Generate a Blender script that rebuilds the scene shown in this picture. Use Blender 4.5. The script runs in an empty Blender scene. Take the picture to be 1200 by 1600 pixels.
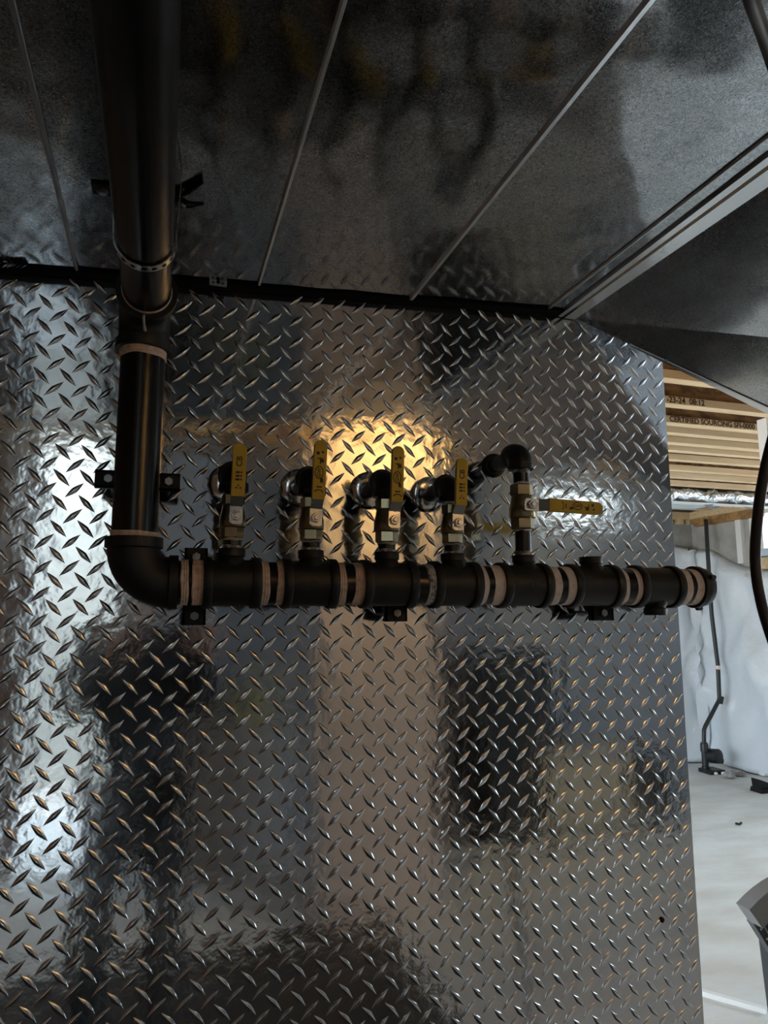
import bpy, math, random
from mathutils import Vector, Matrix
random.seed(7)
R = math.radians
C = bpy.context.scene.collection
SC = bpy.context.scene

# ------------------------------------------------------------------ camera
FPX, PITCH, YAW, ROLL = 1086.914, 0.142507, 0.308690, -0.003361
EYE = Vector((0, 0, 1.5))
_f = Vector((math.sin(YAW)*math.cos(PITCH), math.cos(YAW)*math.cos(PITCH), math.sin(PITCH)))
_r0 = Vector((math.cos(YAW), -math.sin(YAW), 0)); _u0 = _r0.cross(_f)
_r = _r0*math.cos(ROLL) + _u0*math.sin(ROLL); _u = _u0*math.cos(ROLL) - _r0*math.sin(ROLL)
cam = bpy.data.cameras.new('camera'); co = bpy.data.objects.new('camera', cam); C.objects.link(co)
cam.sensor_fit = 'HORIZONTAL'; cam.sensor_width = 36; cam.lens = 36*FPX/1200; cam.clip_start = 0.02
co.matrix_world = Matrix(((_r.x, _u.x, -_f.x, EYE.x), (_r.y, _u.y, -_f.y, EYE.y), (_r.z, _u.z, -_f.z, EYE.z), (0, 0, 0, 1)))
SC.camera = co

# ------------------------------------------------------------------ world: overcast sky above pale ground
W = bpy.data.worlds.new('overcast'); SC.world = W; W.use_nodes = True
nt = W.node_tree; nt.nodes.clear()
out = nt.nodes.new('ShaderNodeOutputWorld'); bg = nt.nodes.new('ShaderNodeBackground')
tc = nt.nodes.new('ShaderNodeTexCoord'); sp = nt.nodes.new('ShaderNodeSeparateXYZ'); rmp = nt.nodes.new('ShaderNodeValToRGB')
nt.links.new(tc.outputs['Generated'], sp.inputs[0]); nt.links.new(sp.outputs['Z'], rmp.inputs[0])
rmp.color_ramp.elements[0].position = 0.0; rmp.color_ramp.elements[0].color = (0.45, 0.45, 0.43, 1)
rmp.color_ramp.elements[1].position = 0.03; rmp.color_ramp.elements[1].color = (0.72, 0.87, 1.0, 1)
nt.links.new(rmp.outputs[0], bg.inputs[0]); nt.links.new(bg.outputs[0], out.inputs[0])
bg.inputs[1].default_value = 11.0

# ------------------------------------------------------------------ exposure
vs = SC.view_settings
SC.display_settings.display_device = 'sRGB'
vs.view_transform = 'Standard'; vs.look = 'None'; vs.exposure = 0.0; vs.gamma = 1.0; vs.use_curve_mapping = False
SC.cycles.max_bounces = 10; SC.cycles.diffuse_bounces = 4; SC.cycles.glossy_bounces = 5
SC.cycles.caustics_reflective = True; SC.cycles.sample_clamp_indirect = 6.0

# daylight portals (they emit nothing, they only guide sampling of the sky through the openings)
def portal(loc, rot, sx, sy):
    l = bpy.data.lights.new('daylight_portal', 'AREA'); l.shape = 'RECTANGLE'; l.size = sx; l.size_y = sy
    l.cycles.is_portal = True
    o = bpy.data.objects.new('daylight_portal', l); C.objects.link(o); o.location = loc; o.rotation_euler = rot
    return o

# ------------------------------------------------------------------ helpers
def ray(x, y):
    return _f + _r*((x-600)/FPX) + _u*((800-y)/FPX)
def at(x, y, Y):                                   # point of the plane Y = const seen at a pixel
    d = ray(x, y); return EYE + d*(Y/d.y)
def atz(x, y, z):
    d = ray(x, y); return EYE + d*((z-EYE.z)/d.z)

WLOC = {}                                          # world location of every empty
class MB:
    def __init__(s): s.v = []; s.f = []
    def add(s, vs, fs):
        b = len(s.v); s.v += [tuple(p) for p in vs]; s.f += [tuple(b+i for i in f) for f in fs]; return s
    def box(s, x0, x1, y0, y1, z0, z1, m=None):
        p = [Vector((x, y, z)) for z in (z0, z1) for y in (y0, y1) for x in (x0, x1)]
        if m is not None: p = [m @ q for q in p]
        return s.add(p, [(0, 2, 3, 1), (4, 5, 7, 6), (0, 1, 5, 4), (2, 6, 7, 3), (0, 4, 6, 2), (1, 3, 7, 5)])
    def lathe(s, prof, o, d, n=32, cap=True, phase=0.0, jit=0.0):   # prof: (t along axis, radius)
        d = Vector(d).normalized(); o = Vector(o)
        a = Vector((0, 0, 1)) if abs(d.z) < .9 else Vector((0, 1, 0))
        e1 = (a - d*a.dot(d)).normalized(); e2 = d.cross(e1)
        vs = []; fs = []
        ph = [random.uniform(0, 6.28) for _ in range(3)]
        for k, (t, r) in enumerate(prof):
            for i in range(n):
                th = 2*math.pi*i/n + phase
                tt = t
                if jit and (k in (0, 1, len(prof)-1, len(prof)-2)):
                    tt += jit*(math.sin(th*2+ph[0]+k)*.6 + math.sin(th*5+ph[1])*.4)
                vs.append(o + d*tt + (e1*math.cos(th) + e2*math.sin(th))*r)
        for k in range(len(prof)-1):
            for i in range(n):
                j = (i+1) % n
                fs.append((k*n+i, k*n+j, (k+1)*n+j, (k+1)*n+i))
        if cap:
            fs.append(tuple(reversed(range(n)))); fs.append(tuple((len(prof)-1)*n+i for i in range(n)))
        return s.add(vs, fs)
    def tube(s, pts, r, n=16, cap=True):           # swept circle; r a number or a list
        pts = [Vector(p) for p in pts]; m = len(pts); vs = []; fs = []
        rr = r if isinstance(r, (list, tuple)) else [r]*m
        t0 = (pts[1]-pts[0]).normalized()
        a = Vector((0, 0, 1)) if abs(t0.z) < .9 else Vector((0, 1, 0))
        e1 = (a - t0*a.dot(t0)).normalized()
        for k in range(m):
            t = (pts[min(k+1, m-1)] - pts[max(k-1, 0)]).normalized()
            e1 = (e1 - t*e1.dot(t)).normalized(); e2 = t.cross(e1)
            for i in range(n):
                th = 2*math.pi*i/n; vs.append(pts[k] + (e1*math.cos(th)+e2*math.sin(th))*rr[k])
        for k in range(m-1):
            for i in range(n):
                j = (i+1) % n; fs.append((k*n+i, k*n+j, (k+1)*n+j, (k+1)*n+i))
        if cap: fs.append(tuple(reversed(range(n)))); fs.append(tuple((m-1)*n+i for i in range(n)))
        return s.add(vs, fs)
    def slab(s, poly, nrm):                        # polygon given thickness along the vector nrm
        n = len(poly); p = [Vector(q) for q in poly]; nrm = Vector(nrm)
        return s.add(p + [q+nrm for q in p], [tuple(range(n)), tuple(reversed(range(n, 2*n)))] + [(i, i+n, (i+1) % n + n, (i+1) % n) for i in range(n)])
    def build(s, name, mt, parent=None, smooth=True, angle=35, bevel=0.0):
        off = WLOC.get(parent.name, Vector()) if parent else Vector()
        me = bpy.data.meshes.new(name)
        me.from_pydata([(x-off.x, y-off.y, z-off.z) for x, y, z in s.v], [], s.f)
        import bmesh
        bm = bmesh.new(); bm.from_mesh(me); bmesh.ops.recalc_face_normals(bm, faces=bm.faces)
        bm.to_mesh(me); bm.free()
        if smooth:
            me.polygons.foreach_set('use_smooth', [True]*len(me.polygons)); me.set_sharp_from_angle(angle=R(angle))
        o = bpy.data.objects.new(name, me); C.objects.link(o); me.materials.append(mt)
        if parent: o.parent = parent
        WLOC[o.name] = off
        if bevel:
            b = o.modifiers.new('bevel', 'BEVEL'); b.width = bevel; b.segments = 2; b.limit_method = 'ANGLE'; b.angle_limit = R(40)
        return o
def empty(name, loc):
    o = bpy.data.objects.new(name, None); C.objects.link(o); o.location = loc; o.empty_display_size = .05
    WLOC[o.name] = Vector(loc); return o
def tag(o, label=None, cat=None, group=None, kind=None):
    if label: o['label'] = label
    if cat: o['category'] = cat
    if group: o['group'] = group
    if kind: o['kind'] = kind
    return o
def text(name, body, size, mt, parent, m, ext=.0002, align='CENTER'):
    cu = bpy.data.curves.new(name, 'FONT'); cu.body = body; cu.size = size; cu.extrude = ext
    cu.offset = size*.022; cu.align_x = align; cu.align_y = 'CENTER'
    tmp = bpy.data.objects.new(name, cu); me = bpy.data.meshes.new_from_object(tmp); bpy.data.objects.remove(tmp); bpy.data.curves.remove(cu)
    o = bpy.data.objects.new(name, me); C.objects.link(o); me.materials.clear(); me.materials.append(mt)
    off = WLOC.get(parent.name, Vector())
    o.parent = parent; o.matrix_local = Matrix.Translation(-off) @ m
    WLOC[o.name] = off
    return o

# ------------------------------------------------------------------ materials
def mat(name, col, rough=.5, metal=0.0, var=None, bump=None, rvar=None, stretch=None, spec=None, coat=0, emit=None, obj=True):
    m = bpy.data.materials.new(name); m.use_nodes = True; t = m.node_tree; b = t.nodes['Principled BSDF']
    b.inputs['Base Color'].default_value = (*col, 1); b.inputs['Roughness'].default_value = rough; b.inputs['Metallic'].default_value = metal
    if spec is not None: b.inputs['Specular IOR Level'].default_value = spec
    if coat: b.inputs['Coat Weight'].default_value = coat
    if emit: b.inputs['Emission Color'].default_value = (*emit[:3], 1); b.inputs['Emission Strength'].default_value = emit[3]
    tcn = t.nodes.new('ShaderNodeTexCoord'); mp = t.nodes.new('ShaderNodeMapping')
    t.links.new(tcn.outputs['Object'], mp.inputs[0])
    if stretch: mp.inputs['Scale'].default_value = stretch
    def noise(sc, det=4):
        n = t.nodes.new('ShaderNodeTexNoise'); n.inputs['Scale'].default_value = sc; n.inputs['Detail'].default_value = det
        t.links.new(mp.outputs[0], n.inputs['Vector']); return n
    if var:                                        # (scale, second colour, low, high)
        n = noise(var[0]); r = t.nodes.new('ShaderNodeValToRGB'); t.links.new(n.outputs['Fac'], r.inputs[0])
        r.color_ramp.elements[0].position = var[2]; r.color_ramp.elements[1].position = var[3]
        r.color_ramp.elements[0].color = (*col, 1); r.color_ramp.elements[1].color = (*var[1], 1)
        t.links.new(r.outputs[0], b.inputs['Base Color'])
    if rvar:                                       # (scale, lowest, highest roughness)
        n = noise(rvar[0]); mr = t.nodes.new('ShaderNodeMapRange'); t.links.new(n.outputs['Fac'], mr.inputs[0])
        mr.inputs[1].default_value = .3; mr.inputs[2].default_value = .7
        mr.inputs[3].default_value = rvar[1]; mr.inputs[4].default_value = rvar[2]; t.links.new(mr.outputs[0], b.inputs['Roughness'])
    if bump:                                       # (scale, height in metres)
        n = noise(bump[0], 3); bp = t.nodes.new('ShaderNodeBump'); bp.inputs['Distance'].default_value = bump[1]; bp.inputs['Strength'].default_value = 1.0
        t.links.new(n.outputs['Fac'], bp.inputs['Height']); t.links.new(bp.outputs[0], b.inputs['Normal'])
    return m
def galvanized(name, lo, hi, r0, r1, scale=260):
    m = bpy.data.materials.new(name); m.use_nodes = True; t = m.node_tree; b = t.nodes['Principled BSDF']
    b.inputs['Metallic'].default_value = 1.0
    tcn = t.nodes.new('ShaderNodeTexCoord'); v = t.nodes.new('ShaderNodeTexVoronoi'); v.inputs['Scale'].default_value = scale
    nz = t.nodes.new('ShaderNodeTexNoise'); nz.inputs['Scale'].default_value = scale*.6
    mx = t.nodes.new('ShaderNodeMix'); mx.data_type = 'RGBA'; mx.inputs[0].default_value = .06
    t.links.new(tcn.outputs['Object'], nz.inputs['Vector']); t.links.new(tcn.outputs['Object'], mx.inputs[6]); t.links.new(nz.outputs['Color'], mx.inputs[7])
    t.links.new(mx.outputs[2], v.inputs['Vector'])
    s = t.nodes.new('ShaderNodeSeparateColor'); t.links.new(v.outputs['Color'], s.inputs[0])
    r = t.nodes.new('ShaderNodeValToRGB'); r.color_ramp.elements[0].color = (*lo, 1); r.color_ramp.elements[1].color = (*hi, 1)
    t.links.new(s.outputs[0], r.inputs[0]); t.links.new(r.outputs[0], b.inputs['Base Color'])
    mr = t.nodes.new('ShaderNodeMapRange'); mr.inputs[3].default_value = r0; mr.inputs[4].default_value = r1
    t.links.new(s.outputs[1], mr.inputs[0]); t.links.new(mr.outputs[0], b.inputs['Roughness'])
    n2 = t.nodes.new('ShaderNodeTexNoise'); n2.inputs['Scale'].default_value = 5.0; n2.inputs['Detail'].default_value = 2
    bp = t.nodes.new('ShaderNodeBump'); bp.inputs['Distance'].default_value = .006; t.links.new(tcn.outputs['Object'], n2.inputs['Vector'])
    t.links.new(n2.outputs['Fac'], bp.inputs['Height']); t.links.new(bp.outputs[0], b.inputs['Normal'])
    return m
M = {}
M['plate'] = mat('tread_plate_metal', (.72, .73, .75), .10, 1.0, bump=(30, .0006), rvar=(9, .075, .13))
M['tread'] = mat('tread_bump_metal', (.75, .76, .78), .16, 1.0)
M['galv'] = galvanized('galvanized_sheet', (.13, .138, .142), (.50, .52, .54), .08, .19)
M['galv_plain'] = mat('galvanized_edge', (.74, .76, .78), .3, 1.0, bump=(80, .0008))
M['galv_side'] = galvanized('galvanized_duct_side', (.28, .30, .32), (.58, .62, .67), .15, .30, 300)
M['black_fill'] = mat('matte_black', (.003, .003, .003), .8, spec=.2, bump=(60, .001))
M['pipe'] = mat('black_pipe_lacquer', (.004, .004, .004), .26, var=(14, (.007, .006, .006), .4, .7), spec=.35)
M['iron'] = mat('black_malleable_iron', (.0055, .0052, .005), .5, var=(20, (.010, .0095, .009), .4, .75), spec=.4, bump=(320, .0002))
M['tape'] = mat('thread_tape_pink', (.74, .52, .40), .6, var=(130, (.50, .33, .22), .45, .7), bump=(260, .0006))
M['tape_pale'] = mat('thread_tape_pale', (.92, .76, .66), .6, var=(110, (.72, .55, .44), .5, .75), bump=(260, .0006))  # same tape as the pink, lightened to paint in the brighter right side
M['tape_white'] = mat('thread_tape_white', (.62, .62, .60), .6, var=(90, (.12, .12, .12), .45, .6), bump=(240, .001))
M['brass'] = mat('valve_brass', (.36, .29, .17), .32, 1.0, var=(30, (.26, .20, .11), .4, .7))
M['brass_hex'] = mat('valve_brass_hex', (.50, .43, .28), .24, 1.0)
M['steel'] = mat('zinc_steel', (.72, .70, .68), .28, 1.0, rvar=(60, .2, .38))
M['chrome'] = mat('chromed_disc', (.70, .70, .70), .12, 1.0)
M['tarp'] = mat('dark_brown_tarp', (.035, .028, .022), .8, var=(5, (.06, .045, .035), .4, .7), bump=(9, .01))
M['dark_steel'] = mat('dull_lever_steel', (.36, .35, .33), .4, 1.0)
M['yellow'] = mat('yellow_vinyl', (.58, .37, .010), .42, var=(25, (.48, .30, .01), .4, .75))
M['ink'] = mat('black_ink', (.03, .015, .005), .6)
M['black'] = mat('black_painted_steel', (.005, .005, .005), .5, spec=.2)
M['bolt'] = mat('bolt_steel', (.22, .22, .22), .35, 1.0)
M['dope'] = mat('dried_pipe_dope', (.42, .34, .25), .6)
M['osb'] = mat('osb_web', (.34, .19, .075), .8, var=(26, (.14, .075, .03), .42, .62), stretch=(.5, 1, 1))
M['flange'] = mat('joist_flange_wood', (.80, .62, .40), .7, var=(9, (.68, .48, .27), .35, .7), stretch=(.25, 3, 3))
M['lumber'] = mat('pale_lumber', (.74, .58, .36), .7, var=(10, (.60, .42, .22), .35, .7), stretch=(.3, 3, 3))
M['subfloor'] = mat('subfloor_osb', (.42, .25, .10), .8, var=(20, (.24, .13, .05), .4, .65))
M['foil'] = mat('crumpled_foil', (.52, .56, .60), .25, 1.0, bump=(34, .012))
M['duct_blue'] = mat('pale_duct_wrap', (.55, .66, .72), .4)
M['poly'] = mat('white_poly_sheet', (.76, .82, .88), .35, bump=(6, .02))
M['concrete'] = mat('wall_concrete', (.46, .46, .44), .85, var=(7, (.33, .33, .32), .35, .7), bump=(40, .003))
M['floor'] = mat('floor_concrete', (.70, .72, .71), .55, var=(2.2, (.58, .57, .53), .38, .68), bump=(14, .004), stretch=(1, 2.2, 1))
M['white'] = mat('white_vinyl', (.82, .83, .83), .45)
M['abs'] = mat('black_abs_plastic', (.022, .026, .028), .4)
M['pump'] = mat('pump_black', (.012, .012, .012), .5, bump=(60, .004))
M['cable'] = mat('dark_brown_rubber', (.022, .012, .011), .5)
M['stone'] = mat('rubble_grey', (.40, .40, .38), .9, var=(30, (.2, .2, .19), .4, .7))
M['rim'] = mat('grey_plastic_rim', (.17, .175, .18), .5)
M['grid'] = mat('dark_grid_plastic', (.06, .062, .068), .5)
M['studwood'] = mat('brown_stud_wood', (.30, .18, .115), .8, var=(8, (.21, .125, .08), .35, .7), stretch=(3, 3, .3))
M['plaster'] = mat('warm_board', (.62, .47, .37), .8, var=(3, (.52, .39, .30), .35, .7))
M['grey_wall'] = mat('grey_wall_board', (.27, .30, .335), .85, var=(3, (.21, .235, .265), .35, .7))
M['outside'] = mat('cream_outside_wall', (.40, .375, .32), .8)
M['crate'] = mat('pale_grey_crate', (.50, .49, .48), .8)
M['blue_foam'] = mat('pale_blue_foam', (.55, .66, .78), .7)
M['jacket'] = mat('dark_jacket_cloth', (.018, .020, .026), .9)
M['jeans'] = mat('dark_work_trousers', (.022, .022, .024), .9)
M['skin'] = mat('skin', (.52, .32, .24), .55)
M['hair'] = mat('dark_hair', (.03, .02, .015), .6)
M['beige'] = mat('beige_panel', (.36, .30, .20), .5)
M['can'] = mat('yellow_can_paint', (.62, .58, .10), .5)
M['bulb'] = mat('warm_bulb', (1, .8, .5), .4, emit=(1.0, .74, .30, 1600))
def glass_mat():
    m = bpy.data.materials.new('window_glass'); m.use_nodes = True; t = m.node_tree; t.nodes.clear()
    o = t.nodes.new('ShaderNodeOutputMaterial'); a = t.nodes.new('ShaderNodeBsdfTransparent'); g = t.nodes.new('ShaderNodeBsdfGlossy'); x = t.nodes.new('ShaderNodeMixShader')
    g.inputs['Roughness'].default_value = .02; x.inputs[0].default_value = .07
    t.links.new(a.outputs[0], x.inputs[1]); t.links.new(g.outputs[0], x.inputs[2]); t.links.new(x.outputs[0], o.inputs[0]); return m
M['glass'] = glass_mat()

# ------------------------------------------------------------------ the setting: basement shell
XR, YB, YF, XL, ZJ = 5.34, 6.0, -2.6, -2.4, 2.5     # right wall, far wall, wall behind the camera, left wall, joist undersides
ZT = ZJ + .30
floor = tag(MB().box(XL-.2, XR+.25, YF-.25, YB+.25, -.15, 0).build('floor', M['floor']), 'bare pale concrete basement floor with smears', 'floor', kind='structure')

def wall_with_holes(name, axis, c, th, u0, u1, z0, z1, holes, mt, label):
    mb = MB(); hs = sorted(holes); u = u0
    def put(a, b, za, zb):
        if b-a < 1e-4 or zb-za < 1e-4: return
        if axis == 'x': mb.box(c, c+th, a, b, za, zb)
        else: mb.box(a, b, c, c+th, za, zb)
    for (a, b, za, zb) in hs:
        put(u, a, z0, z1); put(a, b, z0, za); put(a, b, zb, z1); u = b
    put(u, u1, z0, z1)
    return tag(mb.build(name, mt, smooth=False), label, 'wall', kind='structure')
WIN = (3.3, 5.12, 2.02, 2.44)                       # window in the right wall: y0, y1, z0, z1
WALK = (1.35, 3.2, 0.0, 2.3)                        # walkout opening nearer the camera, out of frame
wall_with_holes('wall_right', 'x', XR, .25, YF, YB+.25, 0, ZT, [WIN, WALK, (-2.2, -1.5, 1.2, 2.0)], M['concrete'], 'grey poured concrete basement wall on the right, below the joists')
tag(MB().box(-1.0, XR, YB, YB+.25, 0, ZT).build('wall_back', M['concrete'], smooth=False), 'grey concrete foundation wall at the far end, behind the white sheet', 'wall', kind='structure')
DOOR = (-.757, -.305, 0.0, 2.62)
HIWIN = (2.80, 3.62, 2.22, 2.46)
REAR_FILL = (-2.2, -1.5, 1.2, 2.0)  # unseen window added to bring cool daylight in behind the camera
wall_with_holes('wall_front', 'y', YF-.25, .25, XL, XR, 0, ZT, [DOOR, HIWIN], M['grey_wall'], 'grey wall behind the photographer with a daylight doorway')
wall_with_holes('wall_left', 'x', XL-.2, .2, YF-.25, YB+.25, 0, ZT, [(1.7, 5.2, 0.0, 2.3)], M['studwood'], 'brown timber wall on the far left, out of frame')
tag(MB().box(-4.0, 5.0, -4.5, -4.3, 0, 3.0).build('dimming_wall', M['outside'], smooth=False), 'added cream wall dimming the sky outside the doorway behind the camera', 'wall', kind='structure')  # added to dim the sky seen through the doorway and high window
tag(MB().box(-9, 12, -4.3, -2.86, -.2, -.02).build('ground', M['concrete'], smooth=False), 'concrete apron outside the doorway', 'ground', kind='structure')
portal((XR+.02, (WALK[0]+WALK[1])/2, (WALK[2]+WALK[3])/2), (0, R(90), 0), WALK[3]-WALK[2], WALK[1]-WALK[0])
portal((XR+.02, (WIN[0]+WIN[1])/2, (WIN[2]+WIN[3])/2), (0, R(90), 0), WIN[3]-WIN[2], WIN[1]-WIN[0])
portal((XR+.02, (REAR_FILL[0]+REAR_FILL[1])/2, (REAR_FILL[2]+REAR_FILL[3])/2), (0, R(90), 0), REAR_FILL[3]-REAR_FILL[2], REAR_FILL[1]-REAR_FILL[0])
LEFT_FILL = (1.7, 5.2, 0.0, 2.3)  # unseen doorway added behind the partition to light the far corner and joists
portal((XL-.02, (LEFT_FILL[0]+LEFT_FILL[1])/2, (LEFT_FILL[2]+LEFT_FILL[3])/2), (0, R(-90), 0), LEFT_FILL[3]-LEFT_FILL[2], LEFT_FILL[1]-LEFT_FILL[0])
portal(((HIWIN[0]+HIWIN[1])/2, YF-.02, (HIWIN[2]+HIWIN[3])/2), (R(90), 0, 0), HIWIN[1]-HIWIN[0], HIWIN[3]-HIWIN[2])
portal(((DOOR[0]+DOOR[1])/2, YF-.02, (DOOR[2]+DOOR[3])/2), (R(90), 0, 0), DOOR[1]-DOOR[0], DOOR[3]-DOOR[2])

# partition that carries the plate, and the plate
D = 1.1; XE = .9355
def ceil_z(X): return 1.5 + D*(.459 + .0592*(X/D + .209))
part = MB(); part.slab([(XL, D+.016, 0), (XE-.002, D+.016, 0), (XE-.002, D+.016, 2.05), (.70, D+.016, 2.04), (XL, D+.016, ceil_z(XL)-.012)], (0, .1, 0))
tag(part.build('wall_rear', M['lumber'], smooth=False), 'pale wooden partition behind the tread plate, its thin edge showing at right', 'wall', kind='structure')
plate = empty('tread_plate', (0, D, 0))
tag(plate, 'large shiny diamond tread plate sheet covering the wall behind the pipes', 'metal panel')
PL = -1.15
TOP = [(PL, ceil_z(PL)), (.72, ceil_z(.72)), (XE, 2.062)]
def top_z(X):
    for (a, za), (b, zb) in zip(TOP, TOP[1:]):
        if a <= X <= b: return za + (zb-za)*(X-a)/(b-a)
    return TOP[-1][1]
sh = MB(); sh.slab([(PL, D, 0.003), (XE, D, 0.003)] + [(x, D, z) for x, z in reversed(TOP)], (0, .015, 0))
sh.build('sheet', M['plate'], plate, smooth=False)
tb = MB()
PU, PV, X0, Z0 = .032894*D, .034545*D, -.182221*D, 1.5 + .404121*D
def lens(cx, cz, ang, L=.0174, w=.0044, h=.0013):
    ca, sa = math.cos(ang), math.sin(ang); n = 6; vs = []; ring = []
    for i in range(n+1): t = 2*i/n-1; ring.append((L*t, w*(.5*(1-t*t)+.5*(1-abs(t)))))
    for i in range(n-1, 0, -1): t = 2*i/n-1; ring.append((L*t, -w*(.5*(1-t*t)+.5*(1-abs(t)))))
    m = len(ring)
    L0 = L*random.uniform(.95, 1.04)/L; dx, dz = random.gauss(0, .0003), random.gauss(0, .0003)
    for sl, sw, hh in ((1, 1, 0), (.80, .52, h*.82)):
        for (a, b) in ring:
            a2, b2 = a*sl*L0, b*sw
            vs.append((min(cx+dx + a2*ca - b2*sa, XE+.0008), D - hh, cz+dz + a2*sa + b2*ca))
    vs.append((min(cx+dx, XE), D - h*1.15, cz+dz))
    fs = [(i, (i+1) % m, m+(i+1) % m, m+i) for i in range(m)] + [(m+i, m+(i+1) % m, 2*m) for i in range(m)]
    tb.add(vs, fs)
for a in range(-27, 35):
    for b in range(-5, 56):
        for k in (0, 1):
            cx = X0 + (a + .5*k)*PU; cz = Z0 - (b + .5*k)*PV
            if cx < PL+.02 or cx > XE-.001 or cz < .02 or cz > top_z(cx)-.008: continue
            lens(cx, cz, R(42) if k == 0 else R(180-47))
tr = tb.build('raised_tread', M['tread'], plate, angle=50); tr['kind'] = 'stuff'
hole = at(1034, 1437, D)
MB().lathe([(0, .0045), (.002, .0045), (.003, .003)], (hole.x, D, hole.z), (0, -1, 0), 14).build('screw_head', M['black'], plate)

# ------------------------------------------------------------------ ductwork overhead
duct = empty('ceiling_duct', (.2, .7, 2.04)); tag(duct, 'wide galvanized sheet metal duct underside spanning overhead above the pipes', 'duct')
YE = .26
SEAMS = [-.67, -.405, -.14, .131, .395, .666]
def sheet(x0, x1, dz=0.0):
    z0, z1 = ceil_z(x0)+dz, ceil_z(x1)+dz
    MB().slab([(x0, YE, z0), (x1, YE, z1), (x1, D-.018, z1), (x0, D-.018, z0)], (0, 0, .0012)).build('sheet_panel', M['galv'], duct, smooth=False)
edges = [-1.2] + SEAMS + [.705]
for i, (a, b) in enumerate(zip(edges, edges[1:])): sheet(a, b, .0015*(i % 2))
for x in SEAMS:
    z = ceil_z(x)
    m = MB(); w = .0055 if x == .395 else .0032
    m.add([(x-w, YE, z+.0005), (x-w*.3, YE, z-w*.8), (x+w*.7, YE, z-w*.6), (x+w, YE, z+.0005), (x-w, D-.02, z+.0005), (x-w*.3, D-.02, z-w*.8), (x+w*.7, D-.02, z-w*.6), (x+w, D-.02, z+.0005)],
          [(0, 1, 5, 4), (1, 2, 6, 5), (2, 3, 7, 6), (0, 3, 2, 1), (4, 5, 6, 7), (0, 4, 7, 3)])
    m.build('seam', M['galv_plain'], duct, smooth=False)
# raised body of the duct above its underside, so it is a box and not a sheet
m = MB(); m.slab([(-1.2, YE, ceil_z(-1.2)+.01), (.70, YE, ceil_z(.70)+.01), (.70, YE, 2.36), (-1.2, YE, 2.36)], (0, D-.02-YE, 0)); m.build('duct_body', M['galv'], duct, smooth=False)
# corner flange ribs running toward the viewer
zf = ceil_z(.7)
for (n0, n1), (f0, f1), h in (((.689, .7055), (.699, .7075), .0050), ((.712, .748), (.7125, .735), .0065)):
    z = zf; m = MB()
    m.add([(n0, YE, z-h), (n1, YE, z-h), (n1, YE, z+.01), (n0, YE, z+.01), (f0, D-.003, z-h), (f1, D-.003, z-h), (f1, D-.003, z+.01), (f0, D-.003, z+.01)],
          [(0, 1, 2, 3), (7, 6, 5, 4), (0, 4, 5, 1), (1, 5, 6, 2), (2, 6, 7, 3), (3, 7, 4, 0)])
    m.build('flange_rib', M['galv_plain'], duct, smooth=False)
# side transition: a sloped side and a nearly level bottom piece
tran = empty('duct_transition', (.95, .9, 2.0)); tag(tran, 'dark sloped sheet metal duct fitting at upper right with a bright folded hem', 'duct')
Cp = Vector((.738, 1.0960, 2.056)); Fp = Vector((.748, YE, 2.056))
P = at(1200, 527, .86); Q = at(1190, 640, .972)
P2 = Cp + (P-Cp)*1.6; Q2 = Cp + (Q-Cp)*1.9; S = Vector((1.55, 1.09, 2.09))
th = Vector((.003, .0, .001))
MB().slab([Fp, Cp, P, P2, Fp + Vector((P2.x-Cp.x, 0, P2.z-Cp.z))], (0, 0, .003)).build('duct_side', M['galv_side'], tran, smooth=False)
MB().slab([Cp, P, P2, Q2, Q], (.001, .0, .003)).build('sloped_front', M['galv_side'], tran, smooth=False)
MB().slab([Cp+Vector((0, .001, .002)), Q+Vector((0, .001, .002)), Q2+Vector((0, .001, .002)), S], (.001, -.002, .003)).build('sloped_back', M['galv_side'], tran, smooth=False)
wv = (P-Q).normalized(); off = Vector((-.001, .0, -.0025))
MB().slab([Cp+(Q-Cp)*.30+off, Q+off, Q2+off, Q2+wv*.024+off, Q+wv*.015+off, Cp+(Q-Cp)*.30+wv*.004+off], (0, 0, .0018)).build('folded_hem', M['galv_plain'], tran, smooth=False)
MB().slab([P2, Q2, S], (.002, 0, .001)).build('end_panel', M['galv_side'], tran, smooth=False)
for fr in (.22, .36, .5):
    q = Cp + (Q-Cp)*fr + wv*(.006+.012*fr) + off
    MB().lathe([(0, .0032), (.002, .0026)], q, (-.3, -.35, -.8), 8).build('screw', M['bolt'], tran)

# black strip in the joint between plate and duct, with two cut clips
ss = MB()
xs = [PL + (.765-PL)*i/40 for i in range(41)]
vs = []; fs = []
for x in xs:
    z = ceil_z(x); j = random.uniform(-.0012, .0012)
    vs += [(x, D-.0022, z-.004), (x, D-.024+j, z-.0035+j*.4), (x, D-.024+j, z+.012), (x, D-.0022, z+.012)]
for i in range(40):
    for k in range(4): fs.append((4*i+k, 4*i+(k+1) % 4, 4*i+4+(k+1) % 4, 4*i+4+k))
fs += [(0, 1, 2, 3), (163, 162, 161, 160)]
ss.add(vs, fs); tag(ss.build('black_joint_strip', M['black_fill']), 'black strip along the joint of tread plate and overhead duct', 'black_fill')

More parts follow.
